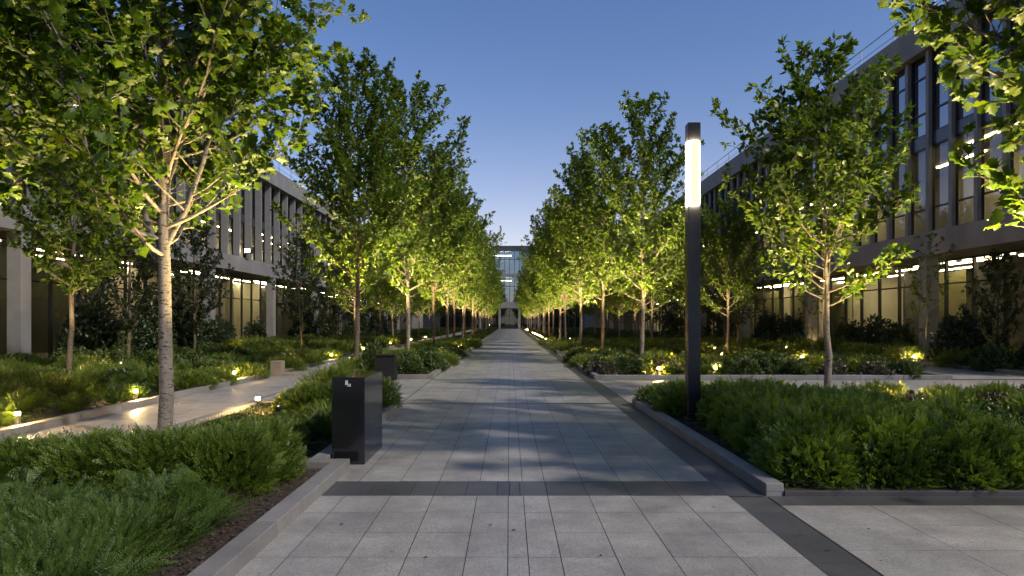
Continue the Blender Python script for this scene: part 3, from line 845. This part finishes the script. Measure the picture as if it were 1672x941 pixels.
# second rows, set back from the path
back_left = [(-9.3, 41), (-9.2, 48), (-9.4, 55), (-9.3, 62), (-9.3, 70), (-9.3, 79), (-9.3, 90), (-9.3, 102)]
back_right = [(9.6, 30.0), (10.0, 38.0), (9.4, 45), (9.6, 52), (9.5, 59), (9.5, 67), (9.5, 76), (9.5, 87), (9.5, 99)]
for side_name, rowpos in (('across the side path', back_left), ('behind the tall lamp', back_right)):
    for i, (x, y) in enumerate(rowpos):
        plant_tree('slender_tree', small[i % 2], x, y, .95 + .1 * RNG.rand(), RNG.rand() * 6.28, f'slim tree, {ordinal(i + 1)} one back in the outer row {side_name}', 'slim trees in the outer rows')
        if i < 6: uplit(x, y, f'ground spotlight at the {ordinal(i + 1)} slim tree of the outer row {side_name}', 1300, 1.8, 56, a0=-PI / 2 + RNG.randn() * .5, tz=4.2)
for i, (x, y, s) in enumerate([(-14.2, 25.5, .9), (-14.6, 31.5, .82), (-13.5, 44, .95), (-13.5, 52, 1.0), (-13.5, 61, 1.0), (-13.5, 72, 1.0), (-13.5, 84, 1.0)]):
    plant_tree('dark_tree', dark[0], x, y, s, RNG.rand() * 6.28, f'dense dark tree, {ordinal(i + 1)} one back along the pale columned offices', 'dark trees before the offices')
for i, (x, y, s) in enumerate([(12.2, 36.5, .95), (13.6, 43, .9), (13.3, 51, 1.0), (13.3, 60, 1.0), (13.3, 70, 1.0), (13.3, 82, 1.0)]):
    plant_tree('dark_tree', dark[0], x, y, s, RNG.rand() * 6.28, f'dense dark tree, {ordinal(i + 1)} one back along the lamp side offices', 'dark trees before the offices')
plant_tree('dark_tree', dark[0], 17.6, 24.6, .55, 1.0, 'small dark tree against the glass beside the nearest lamp side column')
plant_tree('sapling', sapling[0], 15.95, 26.2, 1.1, .4, 'thin sapling leaning before the nearest pale column on the lamp side')
spotlight(15.75, 25.7, 15.95, 26.2, 2.0, 60, 'ground spotlight at the thin sapling on the lamp side', 50)
plant_tree('sapling', sapling[0], 14.9, 33.5, 1.05, 2.4, 'thin sapling with lit stems at the end of the branch path')
spotlight(14.6, 33.0, 14.9, 33.5, 2.0, 70, 'ground spotlight at the sapling ending the branch path', 50)
plant_tree('sapling', sapling[0], -9.6, 31.5, 1.25, 4.4, 'thin sapling in the bed before the pale columns beyond the stone posts')
plant_tree('sapling', sapling[0], -9.9, 17.4, .30, 1.4, 'tiny low sapling in the wide bed beside the pale trunk')

# ------------------------------------------------------------------ path lights
PL = [(-7.35, 10.2, 'path light among ferns at the near end of the side path'), (-7.4, 13.5, 'path light on the side path kerb behind the nearest pale trunk'),
      (-7.45, 18.5, 'path light by the side path just before the tan stone block'), (-7.4, 28.3, 'path light by the side path beyond the two stone posts'),
      (-4.5, 12.2, 'path light on the inner side of the side path before the crossing'), (-7.5, 35.0, 'path light by the side path level with the bright column'),
      (4.4, 20.1, 'path light at the second crossing on the kerb side of the lamp post'), (6.15, 20.4, 'path light at the second crossing seen just past the lamp post'),
      (10.35, 22.4, 'path light in the broad bed near the slender tree'), (2.9, 30.5, 'path light at the corner of the main path before the third crossing'),
      (4.2, 29.7, 'path light behind the corner one near the third crossing'), (12.2, 30.6, 'path light at the bend of the branch path'),
      (-2.75, 30.6, 'path light at the far corner of the second bed between the paths'), (16.3, 29.0, 'path light in the juniper bed beside the branch path'), (15.95, 26.9, 'path light under the junipers by the leaning sapling'),
      (-7.6, 24.0, 'path light behind the two stone posts'), (-10.5, 33.0, 'path light deep in the wide bed before the columns'), (-12.8, 22.5, 'path light deep in the wide bed behind the pale trunk')]
for x, y, lb in PL: path_light(x, y, lb)
k = 0
for y in (37, 43.5, 48.4, 53, 60, 66.5, 74, 82, 95, 108, 122):
    k += 1
    path_light(-2.75, y, f'tiny path light, {ordinal(k)} one along the far kerb on the black box side')
    path_light(2.9, y + 1.3, f'tiny path light, {ordinal(k)} one along the far kerb on the lamp side')
BL = [(-8.9, 11.3), (-9.8, 14.6), (-11.2, 17.0), (-9.0, 21.5), (-14.0, 27.5), (-8.6, 30.5), (-11.8, 29.0), (-14.5, 36.0), (5.2, 22.5), (7.8, 24.5), (3.4, 24.0), (6.6, 28.0), (9.0, 29.0), (11.4, 26.6),
      (5.4, 11.4), (7.4, 12.2), (-3.2, 23.8), (-3.0, 27.2), (17.2, 25.2), (17.4, 31.0), (14.6, 36.0), (17.0, 38.0)]
for i, (x, y) in enumerate(BL):
    path_light(x, y, 'small path light half hidden among the shrubs of a bed', .27, 'small path lights half hidden among the shrubs')
for i, (x, y) in enumerate([(-7.5, 43), (-7.5, 52), (-7.5, 61), (7.2, 36.2), (8.3, 40.0), (6.2, 44.0), (10.8, 36.0)]):
    path_light(x, y, f'tiny path light, {ordinal(i + 1)} one back among the distant outer beds')

# ------------------------------------------------------------------ tall lamp, boxes, stones
e = empty('street_lamp', (2.98, 11.0, .04))
p = MB()
p.box(-.10, .10, 0, .20, 0, 3.50); p.box(-.10, .10, 0, .20, 4.52, 4.82)
p.box(-.10, -.062, 0, .03, 3.5, 4.52); p.box(.068, .10, 0, .03, 3.5, 4.52); p.box(-.10, -.08, .12, .20, 3.5, 4.52); p.box(.08, .10, .16, .20, 3.5, 4.52); p.box(-.03, .03, .07, .13, 3.5, 4.52)
p.build('post', M['black'], e, bevel=.006)
MB().box(-.060, .066, .004, .010, 3.505, 4.515).build('front_light_panel', M['lamp_glow'], e)
MB().box(-.096, -.090, .032, .118, 3.505, 4.515).build('side_light_panel', M['lamp_glow'], e)
MB().box(-.15, .15, -.05, .25, .0, .018).build('base_plate', M['black'], e, bevel=.004)
tag(e, 'tall square black lamp post with a lit vertical panel near its top', 'street lamp')
L = bpy.data.lights.new('lamp_light', 'AREA'); L.shape = 'RECTANGLE'; L.size = .15; L.size_y = 1.0; L.energy = 600; L.color = (1, .8, .52)
lo = bpy.data.objects.new('lamp_light', L); lo.parent = e; lo.location = (0, -.02, 4.0); lo.rotation_euler = (PI / 2, 0, 0); link(lo)
L2 = L.copy(); lo = bpy.data.objects.new('lamp_light', L2); lo.parent = e; lo.location = (-.12, .09, 4.0); lo.rotation_euler = (PI / 2, 0, -PI / 2); link(lo)

e = empty('bollard_sign', (-1.85, 7.83, .0))
MB().box(-.19, .19, 0, 1.07, .012, .992).build('body', M['gloss_black'], e, bevel=.004)
MB().box(-.18, .18, .01, 1.06, .0, .011).build('plinth', M['black'], e)
MB().box(-.19, .19, 0, 1.07, .994, 1.004).build('top_plate', M['gloss_black'], e, bevel=.002)
m = MB()      # small pale emblem: a rounded mark over three short bars and a foot line
m.lathe([(.0135, 0), (.0135, .002)], 14)
em = MB()
def disc(cx, cz, r0, r1, a0=0, a1=2 * PI, n=20):
    for i in range(n):
        a, b = a0 + (a1 - a0) * i / n, a0 + (a1 - a0) * (i + 1) / n
        em.add([(cx + r0 * math.cos(a), -.002, cz + r0 * math.sin(a)), (cx + r1 * math.cos(a), -.002, cz + r1 * math.sin(a)), (cx + r1 * math.cos(b), -.002, cz + r1 * math.sin(b)), (cx + r0 * math.cos(b), -.002, cz + r0 * math.sin(b))], [(0, 1, 2, 3)])
def bar(x0, x1, z0, z1):
    em.add([(x0, -.002, z0), (x1, -.002, z0), (x1, -.002, z1), (x0, -.002, z1)], [(0, 1, 2, 3)])
disc(-.018, .958, .007, .015)
bar(-.034, -.027, .920, .944); bar(-.022, -.014, .925, .944); bar(-.009, -.001, .916, .944); bar(.006, .013, .912, .930); bar(.020, .027, .912, .936)
bar(-.012, .003, .905, .910); bar(.008, .030, .904, .909)
em.build('emblem', M['mark'], e)
tag(e, 'glossy black upright box with a small pale emblem on the path edge', 'sign box')

e = empty('planter_box', (-3.45, 19.15, .006))
MB().box(-.26, .26, -.26, .26, .0, .68).build('body', M['matt_black'], e, bevel=.008)
MB().box(-.29, .29, -.29, .29, .682, .72).build('rim', M['matt_black'], e, bevel=.006)
tag(e, 'plain square black box standing at the crossing beyond the glossy one', 'planter')
shrub('leafy', -4.0, 20.2, .75, label='dark upright shrub standing beside the plain black box', sz=1.5)

e = empty('stone_block', (-7.0, 20.6, .0))
MB().box(-.17, .17, -.17, .17, .0, .46).build('block', M['tan_stone'], e, bevel=.012)
MB().box(.172, .56, -.15, .17, .0, .11).build('step', M['tan_stone'], e, bevel=.01)
tag(e, 'tan stone block with a low step beside the side path', 'stone block')
for i, (x, y) in enumerate([(-8.45, 25.4), (-8.05, 25.4)]):
    o = MB().lathe([(.12, 0), (.125, .04), (.12, .36), (.10, .44), (.05, .47)], 18).build('stone_post', M['pale_stone'], None, (x, y, .02), True)
    tag(o, ['round pale stone post on the outer side of its twin', 'round pale stone post on the path side of its twin'][i], 'stone post')

# ------------------------------------------------------------------ the offices on both sides
def office(sgn, X, y0, y1, zs, bay, gbay, cols, label, fin_depth, fin_w, indiv_to, recess=2.2):
    """long office block: X is its front plane, sgn which way is inside (+1 to the right). zs: soffit, slab top, roof soffit, roof top, spandrel"""
    soff, slab, rsof, rtop, sp = zs
    e = empty('office_building', (X, y0, 0))
    L = y1 - y0
    def B(mb, u0, u1, v0, v1, z0, z1): mb.box(sgn * u0, sgn * u1, v0, v1, z0, z1)
    m = MB(); B(m, 0, 10, 0, L, soff, slab); m.build('floor_slab', M['concrete'], e)
    m = MB(); B(m, -.15, 10.2, -.2, L + .2, rsof, rtop); r = m.build('roof', M['concrete'], e)
    rl = MB()
    B(rl, .25, .29, 0, L, rtop + .95, rtop + .99); B(rl, .25, .28, 0, L, rtop + .5, rtop + .52)
    for v in np.arange(0, L, 2.9): B(rl, .25, .29, v, v + .04, rtop, rtop + .95)
    rl.build('railing', M['rail'], r)
    for c in cols:
        m = MB(); B(m, .05, .58, -.26, .26, -.03, soff); m.build('column', M['concrete'], e, (0, c - y0, 0), bevel=.015)
    # rooms: floors, walls, ceiling
    m = MB()
    B(m, 9.0, 9.2, 0, L, 0, soff)
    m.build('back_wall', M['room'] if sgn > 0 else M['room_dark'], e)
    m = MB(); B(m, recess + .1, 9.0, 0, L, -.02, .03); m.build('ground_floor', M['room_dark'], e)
    m = MB(); B(m, 4.6, 4.8, 0, L, slab + .002, rsof - .002); m.build('upper_back_wall', M['room'], e)
    m = MB(); B(m, .9, 4.598, .2, L - .2, sp - .22, sp + .22); m.build('upper_floor', M['room'], e)
    for nm, v in (('end_wall', 0), ('end_wall', L - .2)):
        m = MB(); B(m, 0, 10, v + .002, v + .198, 0, soff); B(m, .7, 10, v + .002, v + .198, slab, rsof); m.build(nm, M['concrete'], e)
    # ground floor glazing
    def window(v0, v1, z0, z1, u, trans, wm, bar=.06):
        fr = MB()
        B(fr, u - .06, u + .06, v0, v0 + bar, z0, z1); B(fr, u - .06, u + .06, v1 - bar, v1 - .002, z0, z1)
        B(fr, u - .05, u + .05, v0 + bar, v1 - bar, z0, z0 + bar); B(fr, u - .05, u + .05, v0 + bar, v1 - bar, z1 - bar, z1)
        for t in trans: B(fr, u - .05, u + .05, v0 + bar, v1 - bar, t - .03, t + .03)
        gl = MB()
        a, b = sgn * u, 0
        q = [(a, v0 + bar, z0 + bar), (a, v1 - bar, z0 + bar), (a, v1 - bar, z1 - bar), (a, v0 + bar, z1 - bar)]
        gl.quad(*(q[::-1] if sgn > 0 else q))      # the pane faces outward
        return fr, gl
    def place(v0s, w, z0, z1, u, trans, gm_name='glass'):
        fr, gl = window(0, w, z0, z1, u, trans, None)
        fm = fr.mesh('window', M['dark_metal']); gm = gl.mesh('pane', M[gm_name])
        rest_f, rest_g = MB(), MB()
        for v in v0s:
            if v + y0 < indiv_to:
                o = bpy.data.objects.new('window', fm); o.parent = e; o.location = (0, v, 0); link(o)
                p = bpy.data.objects.new('pane', gm); p.parent = o; link(p)
            else:
                for src, dst in ((fr, rest_f), (gl, rest_g)): dst.add([(x, y + v, z) for x, y, z in src.v], src.f)
        if rest_f.v:
            o = rest_f.build('window', M['dark_metal'], e); o['kind'] = 'stuff'
            p = rest_g.build('pane', M[gm_name], o); p['kind'] = 'stuff'
    place(np.arange(.2, L - gbay, gbay), gbay, 0.03, soff, recess, [3.3])
    place(np.arange(.2, L - bay, bay), bay, slab, sp - .25, fin_depth + .05, [slab + 1.0])
    place(np.arange(.2, L - bay, bay), bay, sp + .25, rsof, fin_depth + .05, [sp + 1.2, rsof - .9], 'sky_glass')
    m = MB(); B(m, fin_depth - .02, fin_depth + .14, .2, L - .2, sp - .248, sp + .248); m.build('spandrel', M['spandrel'], e)
    # fins between the windows
    fm = MB(); B(fm, .06, fin_depth - .03, -fin_w / 2, fin_w / 2, slab, rsof)
    fme = fm.mesh('fin', M['fin'])
    rest = MB()
    for v in np.arange(.2, L, bay):
        if v + y0 < indiv_to:
            o = bpy.data.objects.new('fin', fme); o.parent = e; o.location = (0, v, 0); link(o)
        else: rest.add([(x, y + v, z) for x, y, z in fm.v], fm.f)
    o = rest.build('fin', M['fin'], e); o['kind'] = 'stuff'
    # lights inside
    g = np.random.RandomState(int(abs(X)))
    rest = MB()
    def strip(u, v0, v1, z, w=.14, m='strip_glow'):
        mb = MB(); B(mb, u, u + w, v0, v1, z - .05, z - .01)
        if v0 + y0 < indiv_to: mb.build('light_strip', M[m], e)
        else: rest.add(mb.v, mb.f)
    for v in np.arange(.6, min(L - 4, 100), gbay * 2):
        if g.rand() < (.3 if sgn < 0 else .42): strip(recess + .6, v, v + gbay * 1.7, soff, .07, 'strip_glow' if sgn < 0 else 'bright_strip')
    for v in np.arange(1, L - 4, 4.4):
        for z, us, pr in ((soff, (3.6, 5.6), .85), (sp - .22, (1.5, 3.0), .5), (rsof, (2.6,), .15 if sgn < 0 else .0)):
            for u in us:
                if g.rand() < pr: strip(u, v, v + 3.2, z, .14, 'bright_strip' if sgn > 0 and z == sp - .22 else 'strip_glow')
    if rest.v: o = rest.build('light_strip', M['strip_glow'], e); o['kind'] = 'stuff'
    # blinds and partitions behind the ground floor glass
    for v in np.arange(1.2, min(L, indiv_to - y0 + 14), gbay * 3):
        if g.rand() < (.12 if sgn < 0 else .72):
            m = MB(); w = gbay * (1 + g.randint(2) if sgn < 0 else 2.7 - .9 * (g.rand() < .25)); B(m, recess + 1.5, recess + 1.53, v, v + w - .1, .05, 4.0); m.build('blind', M['blind'], e)
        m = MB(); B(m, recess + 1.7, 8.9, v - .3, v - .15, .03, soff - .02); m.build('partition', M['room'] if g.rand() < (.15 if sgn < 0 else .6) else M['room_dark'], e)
    for v in np.arange(2.2, min(L, 70), bay * 2):                     # soffit downlights under the roof edge
        m = MB().lathe([(.06, -.02), (.06, -.004)], 12, sgn * .35, v, rsof); m.build('downlight', M['down_glow'], e)
    tag(e, label, 'office building')
    return e

RX, LX = 17.0, -17.5
rc = [28.2 + 11 * i for i in range(10)]
lc = [24.8, 40.5, 51, 62.5, 74, 86, 98, 110]
office(1, RX, 19.0, 138, (4.35, 5.3, 12.7, 13.95, 9.1), 1.45, 1.8, [v for v in rc if v < 130], 'long concrete and glass office block behind the tall lamp', .24, .2, 58)
office(-1, LX, 12.0, 138, (4.9, 5.85, 11.7, 12.9, 8.6), 1.9, 1.9, lc, 'long pale columned office block across the side path', .50, .2, 62)
for i, c in enumerate(lc[:6]):
    spotlight(LX + 1.0, c - .75, LX + .2, c - .3, 3.6, 90 if i < 3 else 160, f'ground spotlight washing the {ordinal(i + 1)} pale column across the side path', 45, 'ground spotlights before the columns')
for i, c in enumerate(rc[:5]):
    spotlight(RX - .8, c - .75, RX - .1, c - .3, 3.4, 40, f'ground spotlight washing the {ordinal(i + 1)} column on the lamp side', 45, 'ground spotlights before the columns')
e = empty('floodlight', (LX + .02, 45.2, 5.85))                       # lamp on the slab edge of the columned block
MB().box(-.05, .05, -.05, .05, 0, .3).build('bracket', M['black'], e)
MB().box(-.02, .42, -.28, .28, .3, .62).build('housing', M['black'], e, bevel=.02)
MB().box(.06, .38, -.288, -.282, .34, .58).build('lens', M['strip_glow'], e)
tag(e, 'small floodlight on the slab edge of the pale columned offices', 'floodlight')

# the block that closes the view
e = empty('glass_building', (0, 152, 0))
m = MB(); m.box(-42, 42, 0, 20, 17.3, 18.5); m.build('roof', M['spandrel'], e)
m = MB(); m.box(-42, 42, .1, 20, 11.6, 12.3); m.box(-42, 42, -.4, 20, 4.6, 6.0); m.build('floor_slab', M['concrete'], e)
m = MB(); m.box(-42, 42, 9, 9.3, 0, 17.3); m.build('back_wall', M['spandrel'], e)
bw = 2.2
def win_far(z0, z1, mats):
    fr, gl = MB(), MB()
    for v in (0, bw / 2): fr.box(v - .05, v + .05, -.08, .08, z0, z1)
    fr.box(0.05, bw - .05, -.06, .06, (z0 + z1) / 2 + .6, (z0 + z1) / 2 + .72)
    gl.quad((.05, 0, z0), (bw - .05, 0, z0), (bw - .05, 0, z1), (.05, 0, z1))
    return fr.mesh('window', M['dark_metal']), gl.mesh('pane', mats)
for z0, z1, gm in ((12.3, 17.3, M['far_glass']), (6.0, 11.6, M['far_glass']), (.0, 4.6, M['glass'])):
    fm, gmh = win_far(z0, z1, gm)
    for v in np.arange(-15.4, 15.3, bw):
        o = bpy.data.objects.new('window', fm); o.parent = e; o.location = (v, .3, 0); link(o)
        p = bpy.data.objects.new('pane', gmh); p.parent = o; link(p)
for x0, x1 in ((-42, -15.5), (15.5, 42)):
    m = MB(); m.box(x0, x1, .25, .5, 0, 4.6); m.box(x0, x1, .25, .5, 6.0, 11.6); m.box(x0, x1, .25, .5, 12.3, 17.3); m.build('side_wall', M['spandrel'], e)
for z in (17.3, 11.6):
    for v in np.arange(-12, 13, 8.4):
        m = MB(); m.box(v, v + 4.0, 3.2, 3.5, z - .75, z - .65); m.build('light_strip', M['strip_glow'], e)  # added glowing strips standing in for pale cloud streaks reflected in the panes
for x in (-6.6, -2.2, 2.2, 6.6):
    m = MB(); m.box(x - .25, x + .25, -.3, .1, 0, 4.6); m.build('column', M['concrete'], e)
tag(e, 'distant blue glass block closing the end of the path', 'office building')

# ------------------------------------------------------------------ camera, sky, sun
cam = bpy.data.cameras.new('camera'); co = link(bpy.data.objects.new('camera', cam))
cam.sensor_width = 36; cam.lens = 24; cam.clip_end = 2000; cam.clip_start = .05
co.location = (0, 0, 1.65); co.rotation_euler = (PI / 2, 0, 0)
cam.shift_y = 54.5 / 1672; cam.shift_x = .0024
sc.camera = co

SUN_EL, SUN_AZ = R(40), R(124)       # azimuth clockwise from the path's direction: sun high behind the right shoulder
w = bpy.data.worlds.new('World'); sc.world = w; w.use_nodes = True
nt = w.node_tree
for n in list(nt.nodes): nt.nodes.remove(n)
sky = nt.nodes.new('ShaderNodeTexSky'); sky.sky_type = 'NISHITA'; sky.sun_disc = False
sky.sun_elevation = SUN_EL; sky.sun_rotation = SUN_AZ
sky.air_density = 1.0; sky.dust_density = .5; sky.ozone_density = 5.0
bg = nt.nodes.new('ShaderNodeBackground'); bg.inputs[1].default_value = .066
out = nt.nodes.new('ShaderNodeOutputWorld')
tint = nt.nodes.new('ShaderNodeMix'); tint.data_type = 'RGBA'; tint.blend_type = 'MULTIPLY'; tint.inputs[0].default_value = 1; tint.inputs[7].default_value = (.98, 1.04, 1.20, 1)
nt.links.new(sky.outputs[0], tint.inputs[6]); tc = nt.nodes.new('ShaderNodeTexCoord'); sep = nt.nodes.new('ShaderNodeSeparateXYZ'); nt.links.new(tc.outputs['Generated'], sep.inputs[0])
def mth(op, a, b=None):
    n = nt.nodes.new('ShaderNodeMath'); n.operation = op
    for i, x in enumerate((a, b)):
        if x is None: continue
        if isinstance(x, (int, float)): n.inputs[i].default_value = x
        else: nt.links.new(x, n.inputs[i])
    return n.outputs[0]
low = mth('POWER', mth('SUBTRACT', 1.0, mth('MAXIMUM', sep.outputs[2], 0.0)), 9.0)
ahead = mth('MULTIPLY_ADD', mth('MAXIMUM', sep.outputs[1], 0.0), .75); ahead.node.inputs[2].default_value = .25
glow = nt.nodes.new('ShaderNodeMix'); glow.data_type = 'RGBA'; glow.blend_type = 'ADD'
nt.links.new(mth('MULTIPLY', low, ahead), glow.inputs[0]); glow.inputs[7].default_value = (10.0, 5.9, 1.6, 1)
nt.links.new(tint.outputs[2], glow.inputs[6]); nt.links.new(glow.outputs[2], bg.inputs[0]); nt.links.new(bg.outputs[0], out.inputs[0])

S = bpy.data.lights.new('sun', 'SUN'); S.energy = 2.5; S.angle = R(2); S.color = (1, .90, .78)
so = link(bpy.data.objects.new('sun', S))
so.rotation_euler = (PI / 2 - SUN_EL, 0, PI - SUN_AZ)

sc.view_settings.view_transform = 'Standard'; sc.view_settings.look = 'None'
sc.view_settings.exposure = .78; sc.view_settings.gamma = 1
sc.render.engine = 'CYCLES'
cy = sc.cycles
cy.use_denoising = True
cy.max_bounces = 6; cy.diffuse_bounces = 3; cy.glossy_bounces = 3; cy.transmission_bounces = 4; cy.transparent_max_bounces = 10
cy.sample_clamp_indirect = 4.0; cy.caustics_reflective = False; cy.caustics_refractive = False
cy.use_light_tree = True
print('LEAVES', [len(t[1].polygons) for t in row + [hero, side] + small + dark]); print('SHRUBS', COUNT, 'TREES', len(TREES), 'OBJ', len(bpy.data.objects))
